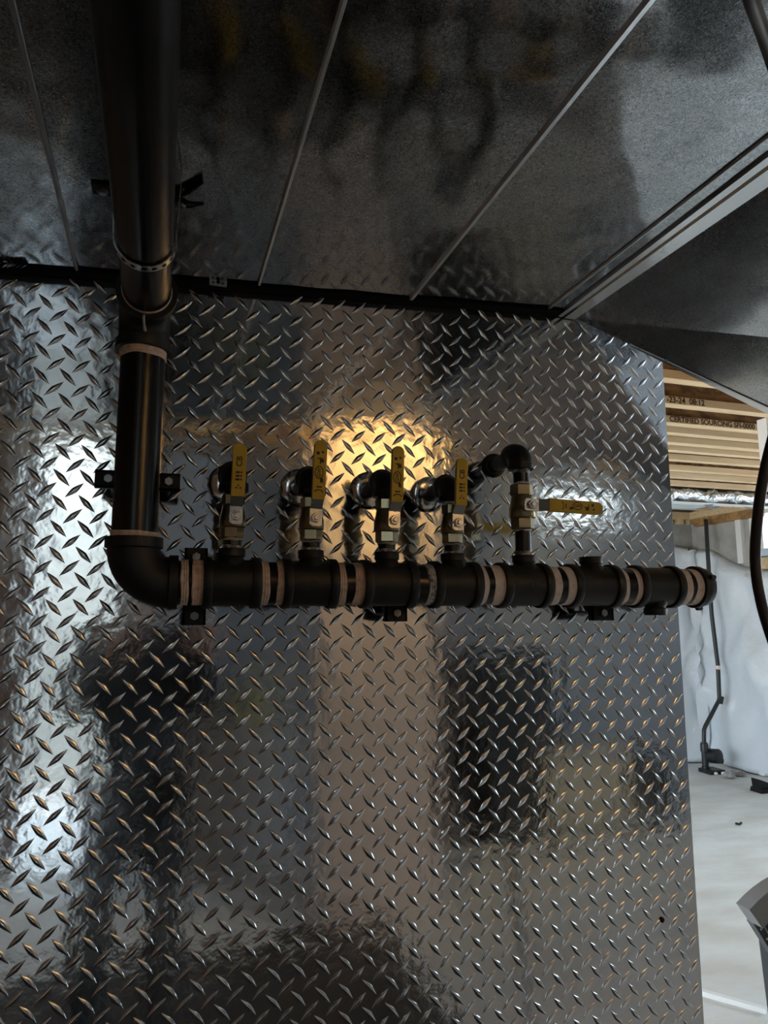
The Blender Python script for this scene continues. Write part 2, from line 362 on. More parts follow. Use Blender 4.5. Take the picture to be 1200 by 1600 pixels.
def clip(px, w, h, label):
    p = at(*px, D-.024); e = empty('strap_clip', p); tag(e, label, 'clip')
    m = MB(); m.box(p.x-w/2, p.x+w/2, D-.0245, D-.0225, p.z-h/2, p.z+h/2); m.box(p.x-w/2, p.x+w/2, D-.05, D-.0225, p.z+h/2-.0015, p.z+h/2); m.build('bent_strip', M['galv_plain'], e, smooth=False)
    for s in (-.28, .25): MB().lathe([(0, .0025), (.001, .002)], (p.x+s*w, D-.0245, p.z-.001), (0, -1, 0), 10).build('screw', M['bolt'], e)
    MB().lathe([(0, .003), (.0006, .003)], (p.x, D-.0245, p.z), (0, -1, 0), 10).build('slot', M['black_fill'], e)
clip((341, 441), .027, .012, 'small perforated metal clip on the black strip right of the riser pipe')
cw = at(14, 417, D-.024); cwm = MB()
for k in range(7):
    a = random.uniform(-1, 1); o = Vector((cw.x-.018+k*.006, D-.028, cw.z+.004*a))
    cwm.slab([o, o+Vector((.009, -.006*a, .004)), o+Vector((.006, -.010, -.004*a)), o+Vector((-.002, -.004, -.006))], (0, .0012, .0008))
tag(cwm.build('torn_foil_scrap', M['foil'], smooth=False), 'crumpled bright metal scrap in the far left end of the ceiling joint', 'scrap')

# ------------------------------------------------------------------ pipework
def ring_tape(parent, t0, t1, o, d, r, mt, ridges=True):
    n = max(3, int((t1-t0)/.0016)); prof = [(t0, r-.001)]
    for i in range(n+1):
        prof.append((t0+(t1-t0)*i/n, r + (.0006 if i % 2 else 0)))
    prof.append((t1, r-.001))
    return MB().lathe(prof, o, d, 40, jit=.0011).build('thread_tape', mt, parent)
AX_Y, AX_Z, RX = 1.0, 1.541, -.0375
PR = .0302
riser = empty('riser_pipe', (RX, AX_Y, 1.60)); tag(riser, 'thick black riser pipe dropping from the ceiling at left to the bottom elbow', 'pipe')
ZH = 1.925; HX = -.034
MB().lathe([(0, PR), (.30, PR)], (RX, AX_Y, 1.59), (0, 0, 1), 48).build('riser_tube', M['pipe'], riser)
ring_tape(riser, 0, .0075, (RX, AX_Y, 1.6005), (0, 0, 1), PR+.0009, M['tape'])
ring_tape(riser, 0, .012, (RX, AX_Y, 1.853), (0, 0, 1), PR+.0009, M['tape'])
# upper elbow: riser to the run along the ceiling
e = MB(); rb = .040
arc = [(RX, AX_Y, ZH-rb-.012)] + [(RX, AX_Y-rb+rb*math.cos(t), ZH-rb+rb*math.sin(t)) for t in [i*math.pi/2/12 for i in range(13)]] + [(HX, AX_Y-rb-.012, ZH)]
e.tube(arc, .0345, 40)
el = e.build('elbow', M['iron'], riser)
MB().lathe([(0, .030), (0, .0378), (.013, .0382), (.015, .034)], (RX, AX_Y, 1.865), (0, 0, 1), 48).build('collar', M['iron'], el)
MB().lathe([(0, .030), (0, .0395), (.014, .0395), (.016, .034)], (HX, .931, ZH), (0, 1, 0), 48).build('collar', M['iron'], el)
MB().lathe([(0, .0312), (1.9, .0312)], (HX, -.966, ZH), (0, 1, 0), 56).build('ceiling_tube', M['pipe'], riser)
ring_tape(riser, 0, .006, (HX, .9265, ZH), (0, 1, 0), .0318, M['tape'])
p = at(224, 500, .925)
MB().tube([(p.x, .930, ZH-.035), (p.x, .926, ZH-.040), (p.x+.001, .927, ZH-.048), (p.x+.0025, .932, ZH-.056)], [.0016, .0018, .0015, .0024], 8).build('dope_drip', M['dope'], riser)
# lower elbow
e = MB(); rb = .046
arc = [(RX, AX_Y, AX_Z+rb+.006)] + [(RX+rb-rb*math.cos(t), AX_Y, AX_Z+rb-rb*math.sin(t)) for t in [i*math.pi/2/14 for i in range(15)]] + [(RX+rb+.008, AX_Y, AX_Z)]
e.tube(arc, .0345, 44)
el = e.build('elbow', M['iron'], riser)
MB().lathe([(0, .034), (.002, .0378), (.0155, .0378), (.0155, .030)], (RX, AX_Y, 1.585), (0, 0, 1), 48).build('collar', M['iron'], el)
MB().lathe([(0, .034), (.002, .0372), (.0135, .0372), (.0135, .030)], (.0075, AX_Y, AX_Z), (1, 0, 0), 48).build('collar', M['iron'], el)

man = empty('pipe_manifold', (.45, AX_Y, AX_Z)); tag(man, 'horizontal black iron pipe manifold of seven tees ending in a cap', 'pipe')
TEES = [(.0538, .1324), (.1633, .2430), (.2809, .3635), (.3920, .4685), (.5064, .5904), (.6322, .7224), (.7584, .8432)]
TBRX = [.093, .2065, .323, .431, .555, .680, .803]
ends = [.021] + [v for t in TEES for v in t] + [.884]
for i in range(0, len(ends), 2):
    MB().lathe([(0, PR), (ends[i+1]-ends[i]+.008, PR)], (ends[i]-.004, AX_Y, AX_Z), (1, 0, 0), 48).build('nipple', M['pipe'], man)
for a, b, mt in [(.0245, .0345, 'tape'), (.0395, .0545, 'tape'), (.1320, .1432, 'tape'), (.1545, .1640, 'tape'), (.2425, .2540, 'tape'), (.2665, .2815, 'tape'),
                 (.3630, .3655, 'tape_white'), (.3800, .3925, 'tape_white'), (.4680, .4775, 'tape_pale'), (.4890, .5070, 'tape_pale'), (.5900, .6065, 'tape_pale'), (.6175, .6330, 'tape_pale'),
                 (.7220, .7330, 'tape_pale'), (.7490, .7590, 'tape_pale'), (.8430, .8600, 'tape_pale'), (.8680, .8835, 'tape_pale')]:
    ring_tape(man, a, b, (0, AX_Y, AX_Z), (1, 0, 0), PR+.0008, M[mt])
for i, ((a, b), bx) in enumerate(zip(TEES, TBRX)):
    L = b-a; m = MB()
    m.lathe([(0, .029), (0, .0325), (L, .0325), (L, .029)], (a, AX_Y, AX_Z), (1, 0, 0), 48)
    t = m.build('tee', M['iron'], man)
    cw = .0125
    for c0 in (a, b-cw):
        MB().lathe([(0, .030), (0, .0355), (.0012, .0363), (cw-.0012, .0363), (cw, .0355), (cw, .032)], (c0, AX_Y, AX_Z), (1, 0, 0), 48).build('collar', M['iron'], t)
    up = 1 if i < 6 else -1
    m = MB(); m.lathe([(.020, .0235), (.030, .0205), (.0335, .0172), (.038, .0165)], (bx, AX_Y, AX_Z), (0, 0, up), 32, cap=False)
    m.lathe([(.036, .0168), (.0372, .0188), (.047, .0190), (.0482, .0182), (.0482, .0140), (.042, .0135)], (bx, AX_Y, AX_Z), (0, 0, up), 32)
    m.build('outlet', M['iron'], t)
    if i == 1:
        z = AX_Z; pts = [(-.009, 0), (0, .0055), (.009, 0), (0, -.0055)]
        for (p0, p1) in zip(pts, pts[1:]+pts[:1]):
            yy = lambda q: AX_Y-.0003-math.sqrt(.0325**2-q[1]**2)
            c = (a+b)/2
            m2 = MB(); m2.tube([(c+p0[0], yy(p0), z+p0[1]), (c+p1[0], yy(p1), z+p1[1])], .0005, 6)
            mk = m2.build('embossed_mark', M['iron'], t)
    if i == 4:
        c = (a+b)/2 + .004
        pts = [(c+.0055*math.cos(k*R(60)), AX_Y-.0003-math.sqrt(.0325**2-(.0055*math.sin(k*R(60)))**2), AX_Z+.0055*math.sin(k*R(60))) for k in range(7)]
        MB().tube(pts, .0005, 6).build('embossed_mark', M['iron'], t)
        text('embossed_mark', 'P', .011, M['iron'], t, Matrix.Translation((c+.017, AX_Y-.0326, AX_Z+.002)) @ Matrix.Rotation(R(90), 4, 'X'), ext=.0005)
cp = MB(); cp.lathe([(0, .030), (0, .0345), (.001, .0363), (.0105, .0363), (.012, .0335), (.024, .0325), (.029, .029), (.032, .022), (.033, .0)], (.8825, AX_Y, AX_Z), (1, 0, 0), 48, cap=False)
cap = cp.build('end_cap', M['iron'], man)
for k in range(3):
    m = MB(); th = R(35 + 120*k); o = Vector((.893, AX_Y + .0363*math.cos(th), AX_Z + .0363*math.sin(th)))
    m.lathe([(0, .0045), (.009, .0045), (.011, .003)], o, (1, 0, 0), 10)
    m.build('lug', M['iron'], cap)

ORD = ['leftmost', 'second from left', 'third from left', 'fourth from left', 'fifth']
VX = TBRX[:5]; VB = [1.6035, 1.6035, 1.6035, 1.6050, 1.6310]; VH = [.063, .064, .067, .062, .074]
def hexnut(x, z0, z1, r, ph=.26):
    m = MB(); h = z1-z0
    m.lathe([(0, r*.90), (h*.10, r), (h*.90, r), (h, r*.90)], (x, AX_Y, z0), (0, 0, 1), 6, phase=ph); return m
def branch(i):
    x = VX[i]; zb = VB[i]; zt = zb+VH[i]
    e = empty('branch_pipe', (x, AX_Y, zt))
    tag(e, ['black elbow above the leftmost yellow handled valve, turning into the plate', 'black elbow above the second valve, with shiny ring at the plate',
            'black elbow above the third valve, under the yellow lamp reflection', 'black elbow above the fourth valve, with tipped disc at the plate',
            'tall black elbow above the brass valve whose handle points right'][i], 'pipe elbow', 'elbows feeding the wall')
    ez = [1.698, 1.698, 1.700, 1.698, 1.757][i]; r = .0185 if i < 4 else .0200; rb = .021
    np_ = MB(); np_.lathe([(0, .0132), (ez-rb-zt+.006, .0132)], (x, AX_Y, zt+.0003), (0, 0, 1), 28); np_.build('nipple', M['pipe'], e)
    nt_ = MB(); z1 = ez-rb-.004
    if i in (3, 4):
        ring_tape(e, 0, .005, (x, AX_Y, z1-.008), (0, 0, 1), .0138, M['tape_white']); ring_tape(e, 0, .004, (x, AX_Y, zt-.001), (0, 0, 1), .0138, M['tape_white'])
    arc = [(x, AX_Y, ez-rb-.002)] + [(x, AX_Y+rb-rb*math.cos(t), ez-rb+rb*math.sin(t)) for t in [k*math.pi/2/10 for k in range(11)]] + [(x, AX_Y+rb+.004, ez)]
    el = MB().tube(arc, r, 32).build('elbow', M['iron'], e)
    MB().lathe([(0, .013), (0, .0212), (.009, .0212), (.011, .017)], (x, AX_Y, ez-rb-.006), (0, 0, 1), 32).build('collar', M['iron'], el)
    MB().lathe([(0, .017), (.002, .0212), (.012, .0212), (.012, .013)], (x, AX_Y+rb-.004, ez), (0, 1, 0), 32).build('collar', M['iron'], el)
    MB().lathe([(0, .0134), (D-AX_Y-rb, .0134)], (x, AX_Y+rb, ez), (0, 1, 0), 28).build('wall_nipple', M['pipe'], e)
    # escutcheon disc on the plate, slightly tipped
    d = Vector((random.uniform(-.12, .12), -1, random.uniform(-.15, .05)))
    k_ = .68 if i == 4 else 1
    MB().lathe([(0, .031*k_), (.001, .0315*k_), (.004, .027*k_), (.0055, .0145)], (x, D-.003, ez), d, 32).build('escutcheon', M['chrome'] if i < 4 else M['iron'], e)
def valve(i):
    x = VX[i]; zb = VB[i]; H = VH[i]; k = H/.064
    e = empty('ball_valve', (x, AX_Y, zb))
    tag(e, ['leftmost brass ball valve, yellow handle up, marked CB', 'second ball valve from left, yellow handle up, oval logo, beside orange reflection',
            'third ball valve from left, yellow handle up before the bright lamp reflection', 'fourth ball valve from left, shorter yellow handle up, marked CB',
            'rightmost ball valve, yellow handle turned level to the right'][i], 'valve', 'brass ball valves with yellow handles')
    # threaded nipple from the tee below
    nz = AX_Z+.044
    MB().lathe([(0, .0132), (zb-nz+.005, .0132)], (x, AX_Y, nz), (0, 0, 1), 28).build('nipple', M['pipe'], e)
    ring_tape(e, 0, .0045 if i < 4 else .007, (x, AX_Y, AX_Z+.0475), (0, 0, 1), .0140, M['tape_white'])
    ring_tape(e, 0, .003, (x, AX_Y, zb-.003), (0, 0, 1), .0140, M['tape_white'] if i == 4 else M['dope'])
    hexnut(x, zb, zb+.0165*k, .0165*k).build('hex_end', M['brass_hex'], e, angle=20)
    hexnut(x, zb+H-.0165*k, zb+H, .0165*k).build('hex_end', M['brass_hex'], e, angle=20)
    rb = .0188*k
    MB().lathe([(.0145*k, .0135*k), (.0165*k, rb*.97), (.0175*k, rb), (.030*k, rb), (.031*k, rb*.97), (.0318*k, rb*.97), (.034*k, rb*.93), (.040*k, rb*.86), (.0475*k, .0150*k), (.050*k, .0135*k)], (x, AX_Y, zb), (0, 0, 1), 36).build('body', M['brass'], e)
    zs = zb + .030*k; off = .0025 if i < 4 else -.004   # stem height
    zs = [1.632, 1.633, 1.634, 1.634, 1.667][i]; xs_ = [.094, .206, .324, .427, .552][i]
    MB().lathe([(0, .0098), (.006, .0098), (.0065, .0085), (.017, .0085)], (xs_, AX_Y-rb+.004, zs), (0, -1, 0), 24).build('stem_boss', M['brass'], e)
    YL = AX_Y - rb - .012                                   # back face of the lever
    tilt = [R(1.5), R(2.5), R(2.0), R(2.5), R(90+1.5)][i]
    # lever frame: u runs along the lever, v across it, both in the plane Y = YL
    u = Vector((math.sin(tilt), 0, math.cos(tilt))); v = Vector((math.cos(tilt), 0, -math.sin(tilt))); o = Vector((xs_, YL, zs))
    def lp(a, b, c): return o + u*a + v*b + Vector((0, -c, 0))
    LEN = [.100, .112, .110, .099, .124][i]
    w = .0092 if i != 4 else .0100
    hub = MB(); hub.slab([lp(-.009, -w, 0), lp(-.012, -w*.5, 0), lp(-.012, w*.7, 0), lp(-.010, w, 0), lp(.014, w, 0), lp(.014, -w, 0)], (0, -.0025, 0))
    hub.build('lever', M['steel'], e, smooth=False, bevel=.0006)
    nk = MB(); nk.slab([lp(.013, -w*.95, 0), lp(.013, w*.95, 0), lp(.026, w*.95, .009), lp(.026, -w*.95, .009)], (0, -.0026, 0))
    nk.build('lever_neck', M['dark_steel'], e, smooth=False)
    MB().lathe([(0, .0068), (.0008, .0074), (.0045, .0074), (.0053, .0066)], lp(0, 0, .0025), (0, -1, 0), 6, phase=.3).build('lever_nut', M['steel'], e, angle=20)
    MB().lathe([(0, .0040), (.0075, .0040), (.0082, .0032)], lp(0, 0, .0025), (0, -1, 0), 16).build('stem', M['steel'], e)
    # vinyl grip: rounded end, thin edges, bulging face
    g = MB(); gw = w*1.04; n = 10
    def outline(s):
        pts = [(.026, -gw*s), (.024, 0), (.026, gw*s)]
        r_ = gw*s
        pts = [(.0255, -r_), (.0255, r_)] + [(LEN - gw + r_*math.sin(t), r_*math.cos(t)) for t in [math.pi*j/n for j in range(n+1)]]
        return pts
    lay = [(.90, .0065), (1.0, .0080), (1.0, .0125), (.93, .0140)]
    vs_ = []; m_ = len(outline(1))
    for s, c in lay: vs_ += [lp(a, b, c) for a, b in outline(s)]
    fs_ = [tuple(range(m_)), tuple(reversed(range(3*m_, 4*m_)))]
    for L_ in range(3):
        for q in range(m_): fs_.append((L_*m_+q, L_*m_+(q+1) % m_, (L_+1)*m_+(q+1) % m_, (L_+1)*m_+q))
    g.add(vs_, fs_); gr = g.build('grip', M['yellow'], e, angle=40)
    yc = .01415
    base = Matrix(((u.x, -v.x, 0, 0), (0, 0, -1, 0), (u.z, -v.z, 0, 0), (0, 0, 0, 1)))    # text x runs along u, text faces the viewer
    def put(txt, size, a, b=0.0, rot=0):
        q = lp(a, b, yc); text('printed_mark', txt, size, M['ink'], gr, Matrix.Translation(q) @ base @ Matrix.Rotation(R(rot), 4, 'Z'), ext=.0001)
    def oval(a, b, ra, rb_, t=.0007):
        m = MB(); nn = 24; vs2 = []; fs2 = []
        for j in range(nn):
            th = 2*math.pi*j/nn
            for sc_ in (1, -1): vs2.append(lp(a+(ra+sc_*t)*math.cos(th), b+(rb_+sc_*t)*math.sin(th), yc))
        for j in range(nn): fs2.append((2*j, 2*j+1, 2*((j+1) % nn)+1, 2*((j+1) % nn)))
        m.add(vs2, fs2); m.build('printed_mark', M['ink'], gr, smooth=False)
    def dash(a0, a1, b0, b1):
        m = MB(); m.add([lp(a0, b0, yc), lp(a1, b0, yc), lp(a1, b1, yc), lp(a0, b1, yc)], [(0, 1, 2, 3)]); m.build('printed_mark', M['ink'], gr, smooth=False)
    T = LEN
    if i in (0, 3):
        put('CB', .0115, T-.026)
        for a in (T-.043, T-.048, T-.053):
            dash(a, a+.003, -.0045, .001) ; dash(a+.0005, a+.003, .002, .0045)
        dash(T-.064, T-.062, -.004, -.001); dash(T-.064, T-.062, .0015, .0045); dash(T-.061, T-.058, -.0008, .0008)
    else:
        oval(T-.048, -.001, .0088, .0058); put('GW', .0075, T-.048, -.001)
        m = MB(); m.add([lp(T-.056, .001, yc), lp(T-.0555, .0045, yc), lp(T-.064, .0060, yc), lp(T-.0615, .0030, yc), lp(T-.0635, .0010, yc)], [(0, 1, 2, 3, 4)]); m.build('printed_mark', M['ink'], gr, smooth=False)
        for (a, b, s) in ((T-.018, .003, .0016), (T-.020, -.004, .0022), (T-.031, .003, .0022)):
            dash(a-s, a+s, b-s, b+s)
        dash(T-.0285, T-.0270, -.005, .005); dash(T-.036, T-.026, -.0008, .0008)
        for j in range(7):
            th = R(-60+20*j); a, b = T-.078+.005*math.cos(th), .0062*math.sin(th)
            dash(a-.0007, a+.0007, b-.0012, b+.0012)
        dash(T-.070, T-.068, -.004, .004)
for i in range(5): branch(i); valve(i)

def bracket(x0, x1, z0, z1, vertical, label):
    e = empty('pipe_bracket', ((x0+x1)/2, 1.04, z0)); tag(e, label, 'bracket', 'black pipe brackets')
    m = MB(); m.box(x0, x1, 1.0335, 1.0375, z0, z1)
    if vertical: m.box(x0, x0+.003, 1.0335, 1.0465, z0, z1); m.box(x1-.003, x1, 1.0335, 1.0465, z0, z1)
    else: m.box(x0, x1, 1.0335, 1.0465, z0, z0+.003); m.box(x0, x1, 1.0335, 1.0465, z1-.003, z1)
    m.build('channel', M['black'], e, smooth=False)
    pts = [((x0+x1)/2, z0+.013), ((x0+x1)/2, z1-.013)] if vertical else [(x0+.018, (z0+z1)/2), (x1-.016, (z0+z1)/2)]
    for px_, pz in pts:
        MB().lathe([(-.004, .0035), (D-1.0335+.001, .0035)], (px_, 1.0335, pz), (0, 1, 0), 12).build('standoff_rod', M['bolt'], e)
        MB().lathe([(0, .0058), (.001, .0065), (.004, .0065), (.0045, .0058)], (px_, 1.0335, pz), (0, -1, 0), 6).build('bolt', M['bolt'], e, angle=20)
bracket(-.095, .020, 1.674, 1.699, False, 'flat black bracket behind the riser pipe, bolted on both sides')
bracket(.030, .062, 1.482, 1.592, True, 'upright black bracket behind the left end of the manifold, beside the elbow')
bracket(.332, .367, 1.485, 1.575, True, 'black bracket showing below the third tee of the manifold')
bracket(.702, .744, 1.484, 1.575, True, 'black bracket showing below the sixth tee, toward the capped end')

# hanger strap and plate for the run along the ceiling
hs = empty('hanger_strap', (HX, .80, ZH)); tag(hs, 'thin perforated steel strap looped under the black pipe along the ceiling', 'strap')
rs = .0335; path = [(HX-rs-.004, ceil_z(HX)-.001)] + [(HX+rs*math.cos(t), ZH+rs*math.sin(t)) for t in [math.pi + math.pi*j/24 for j in range(25)]] + [(HX+rs+.004, ceil_z(HX)-.001)]
m = MB(); vs = []; fs = []
for (x, z) in path:
    n = Vector((x-HX, 0, z-ZH)).normalized()*.0012
    for y, s in ((.793, 0), (.805, 0), (.805, 1), (.793, 1)): vs.append((x+n.x*s, y, z+n.z*s))
for j in range(len(path)-1):
    for k in range(4): fs.append((4*j+k, 4*j+(k+1) % 4, 4*j+4+(k+1) % 4, 4*j+4+k))
m.add(vs, fs); m.build('band', M['steel'], hs, angle=30)
for j in range(9):
    t = math.pi + math.pi*(j+.5)/9; c = Vector((HX+(rs+.0013)*math.cos(t), .799, ZH+(rs+.0013)*math.sin(t)))
    tg = Vector((-math.sin(t), 0, math.cos(t))); nn = Vector((math.cos(t), 0, math.sin(t)))
    m = MB(); m.slab([c + tg*.0032*math.cos(a) + Vector((0, .0026*math.sin(a), 0)) for a in [2*math.pi*q/10 for q in range(10)]], nn*.0002); m.build('slot', M['black_fill'], hs, smooth=False)
hp = empty('hanger_plate', (HX, .85, 2.01)); tag(hp, 'black steel hanger plate bolted to the duct above the pipe, one end twisted', 'bracket')
zc = ceil_z(HX)
MB().box(-.100, .000, .842, .864, zc-.0055, zc-.0025).build('flat_bar', M['black'], hp, smooth=False)
m = MB(); q0 = [Vector((.000, .842, zc-.004)), Vector((.000, .864, zc-.004)), Vector((.016, .858, zc-.007)), Vector((.032, .838, zc-.010)), Vector((.030, .828, zc-.018)), Vector((.014, .838, zc-.012))]
m.slab(q0, (0, 0, .003)); m.build('twisted_end', M['black'], hp, smooth=False)
for x in (-.088, .004): MB().lathe([(-.003, .0035), (0, .0065), (.003, .0065), (.005, .004)], (x, .853, zc-.0055), (0, 0, -1), 8).build('bolt', M['bolt'], hp)

# ------------------------------------------------------------------ floor structure above, seen past the plate
ceil = tag(MB().box(XL, XR+.2, YF, YB+.2, ZT, ZT+.03).build('ceiling', M['subfloor'], smooth=False), 'brown subfloor boards carried on wooden joists above the basement', 'ceiling', kind='structure')
JY = [at(1100, y, 1.0) for y in (597, 636, 665, 680, 695, 707, 721, 737, 748)]
JY = [(ZJ-1.5)/(p.z-1.5) for p in JY]
JY += [JY[-1] + .27*k for k in (1, 2, 3, 4, 5)]
JY = [y for y in JY if y < 5.7]
JX0, JX1 = -.6, XR
for i, y in enumerate(JY + [-.1, -.6, -1.1, -1.6, -2.1]):
    near = y < 0
    web = MB().box(XL if near else JX0, JX1, y+.024, y+.035, ZJ+.038, ZT).build('floor_joist', M['osb'], ceil, smooth=False)
    MB().box(XL if near else JX0, JX1, y, y+.059, ZJ, ZJ+.038).build('flange', M['flange'], web, smooth=False)
    if i in (1, 2):
        s, x_ = [None, ('-23-24  08:12', at(1042, 633, y).x), ('CERTIFIED SOURCING SFI-0000', at(1046, 655, y).x)][i]
        text('printed_lettering', s, .042, M['ink'], web, Matrix.Translation((x_, y-.0008, ZJ+.019)) @ Matrix.Rotation(R(90), 4, 'X'), align='LEFT')
# crossing white drop board at the joists' right end
pb = at(1194, 650, 2.75)
tag(MB().box(pb.x+.022, pb.x+.09, 2.76, 2.82, 2.28, ZJ).build('trim_1', M['white'], smooth=False), 'white board end hanging at the right end of the joists', 'trim', kind='structure')

# rim, sill plate and far corner
rim = tag(MB().box(2.5, XR, YB-.09, YB, 2.45, ZJ+.02).build('trim_2', M['lumber'], smooth=False), 'pale rim beam along the top of the far wall', 'trim', kind='structure')
MB().box(XR-.09, XR, 4.9, YB-.09, 2.45, ZJ+.02).build('side_beam', M['lumber'], rim, smooth=False)
for k in range(6): MB().box(4.55+.14*k, 4.63+.14*k, YB-.07, YB-.02, 2.40, 2.45).build('block', M['lumber'], rim, smooth=False)
MB().box(XR-.06, XR-.001, 5.05, YB-.1, 2.37, 2.45).build('sill_board', M['subfloor'], rim, smooth=False)
st = at(1157, 845, 1.0); yst = XR/st.x
tag(MB().box(XR-.045, XR-.002, 5.30, 5.365, 1.95, 2.37).build('trim_3', M['white'], smooth=False), 'white upright strip on the concrete beside the window', 'trim', kind='structure')

# window in the right wall
w1 = empty('window_1', (XR, (WIN[0]+WIN[1])/2, WIN[2])); tag(w1, 'bright basement window at the right edge behind the hanging cable', 'window', kind='structure')
m = MB(); m.box(XR-.02, XR+.12, WIN[1]-.05, WIN[1]+.10, WIN[2]-.02, WIN[3]+.0); m.build('frame_side', M['white'], w1, smooth=False)
m = MB(); m.box(XR-.02, XR+.12, WIN[0], WIN[0]+.06, WIN[2], WIN[3]); m.build('frame_side', M['white'], w1, smooth=False)
m = MB(); m.box(XR-.03, XR+.12, WIN[0], WIN[1], WIN[2]-.02, WIN[2]+.05); m.build('sill', M['blue_foam'], w1, smooth=False)
m = MB(); m.box(XR+.0, XR+.12, WIN[0], WIN[1], WIN[3]-.04, WIN[3]); m.build('frame_head', M['white'], w1, smooth=False)
MB().box(XR+.06, XR+.066, WIN[0]+.06, WIN[1]-.05, WIN[2]+.05, WIN[3]-.04).build('pane', M['glass'], w1, smooth=False)
MB().box(XR-.035, XR-.002, 3.0, 5.2, 1.88, 1.985).build('ledge_board', M['lumber'], w1, smooth=False)

# white plastic sheet draped over both walls of the corner
def sheet_top(s):                                   # s: metres along the walls from the left; the corner lies at s = 3.84
    k = [(0, 2.26), (2.6, 2.24), (3.55, 2.19), (3.84, 2.13), (4.1, 2.12), (4.35, 1.98), (4.57, 1.90), (4.9, 1.86), (6.2, 1.84)]
    for (a, za), (b, zb) in zip(k, k[1:]):
        if a <= s <= b: return za + (zb-za)*(s-a)/(b-a)
    return k[-1][1]
ps = MB(); vs = []; fs = []; NS, NZ = 170, 46; SC0 = 3.84
pin = (3.55, 1.0)                                   # fold centre on the sheet
for i in range(NS+1):
    s = 6.2*i/NS
    for j in range(NZ+1):
        zt = sheet_top(s); z = .012 + (zt-.012)*j/NZ
        ang = math.atan2(z-pin[1], s-pin[0]); rr = math.hypot(s-pin[0], z-pin[1])
        d = .035 + .05*math.sin(ang*9+1.0)*min(1, rr/.5)*math.exp(-rr*.6) + .022*math.sin(s*9.0+z*5) + .012*math.sin(s*23 - z*11) + .012*math.sin(z*6+s*2)
        g = .055*math.exp(-((s-4.3-.32*(2.0-z))/.11)**2) + .05*math.exp(-((s-4.6-.55*(1.9-z))/.10)**2)
        d = max(.004, d+g)
        if j == NZ: d = .012
        if j == NZ-1: d = .05
        if s <= SC0: x, y = 1.5+s, YB-d
        else: x, y = XR-d, YB-(s-SC0)
        t = min(1, abs(s-SC0)/.18)
        if s <= SC0: x = min(x, XR-.05-.09*(1-t)); y -= .06*(1-t)
        else: y = min(y, YB-.05-.09*(1-t)); x -= .06*(1-t)
        vs.append((x, y, z))
for i in range(NS):
    for j in range(NZ):
        a = i*(NZ+1)+j; fs.append((a, a+NZ+1, a+NZ+2, a+1))
ps.add(vs, fs); so = ps.build('plastic_sheet', M['poly'], angle=70)
tag(so, 'translucent white plastic sheet draped in folds over the far corner walls', 'plastic sheet')
sd = so.modifiers.new('thick', 'SOLIDIFY'); sd.thickness = .002; sd.offset = 0

# silver duct wrap between the joists
fd = empty('foil_duct', (3.6, 4.6, 2.44)); tag(fd, 'crumpled silver foil duct running under the joists beyond the plate', 'duct')
fy = JY[8]+.42
m = MB(); pts = []; rr = []
for k in range(61):
    x = 1.2 + 4.0*k/60; pts.append((x, fy + .010*math.sin(k*1.3), 2.455 + .008*math.sin(k*.9)+ .006*math.sin(k*2.3))); rr.append(.075 + .009*math.sin(k*1.9) + .006*math.sin(k*3.1))
m.tube(pts, rr, 20); m.build('foil_tube', M['foil'], fd, angle=25)
MB().box(1.2, 5.2, fy-.06, fy+.02, 2.375, 2.383).build('white_edge', M['white'], fd, smooth=False)
m = MB(); m.box(1.3, at(1092, 775, fy+.28).x, fy+.2, fy+.36, 2.40, 2.46); m.build('flat_wrap', M['duct_blue'], fd, smooth=False)
fs2 = empty('foil_scrap', at(1122, 784, fy+.36)); tag(fs2, 'loose crumpled foil insulation hanging below the joists near the corner', 'insulation')
m = MB(); c = WLOC[fs2.name]; vs = []; fs = []
for i in range(25):
    for j in range(6):
        x = c.x-.30 + .62*i/24; z = c.z + .02 - .012*j*(.5+.5*math.sin(i*.5+1)) + random.uniform(-.012, .012); vs.append((x, c.y + .025*j + random.uniform(-.015, .015), z))
for i in range(24):
    for j in range(5): fs.append((i*6+j, i*6+6+j, i*6+7+j, i*6+j+1))
m.add(vs, fs); m.build('foil_fold', M['foil'], fs2, smooth=False)
a, b = at(1140, 787, fy+.46), at(1176, 780, fy+.44)
MB().tube([a, b], .014, 8).build('loose_stick', M['lumber'], fs2)

# black drain pipe standing in the far corner, and the pump at its foot
def pxy(x, y, Y=None): return at(x, y, Y if Y else (5.66 if y < 830 else 5.60))
dp = empty('drain_pipe', pxy(1100, 1188)); tag(dp, 'thin black drain pipe with a cranked foot standing in the far corner', 'pipe')
MB().tube([pxy(1103, 812), pxy(1106, 868), pxy(1112, 960), pxy(1122, 1042)], .0195, 16).build('upper_tube', M['abs'], dp)
MB().tube([pxy(1122, 1040), pxy(1121.5, 1046)], .021, 16).build('white_band', M['tape_pale'], dp)
MB().tube([pxy(1122, 1045), pxy(1124, 1090), pxy(1123, 1095), pxy(1102, 1135), pxy(1100, 1140), pxy(1100, 1160)], .0195, 16).build('lower_tube', M['abs'], dp)
MB().lathe([(0, .026), (.07, .026)], pxy(1126, 1096) - Vector((.01, 0, .02)), Vector((-.35, 0, -1))*-1, 16).build('elbow_joint', M['abs'], dp)
pu = empty('sump_pump', (pxy(1108, 1190).x, 5.56, 0)); tag(pu, 'small black pump body on the floor at the foot of the drain pipe', 'pump')
b0 = pxy(1100, 1160, 5.58)
MB().lathe([(0, .036), (.05, .036), (.055, .030), (.18, .030), (.185, .037), (b0.z-.02, .037), (b0.z, .030)], (b0.x, 5.58, .0), (0, 0, 1), 20).build('socket', M['abs'], pu)
b1 = pxy(1112, 1180, 5.56)
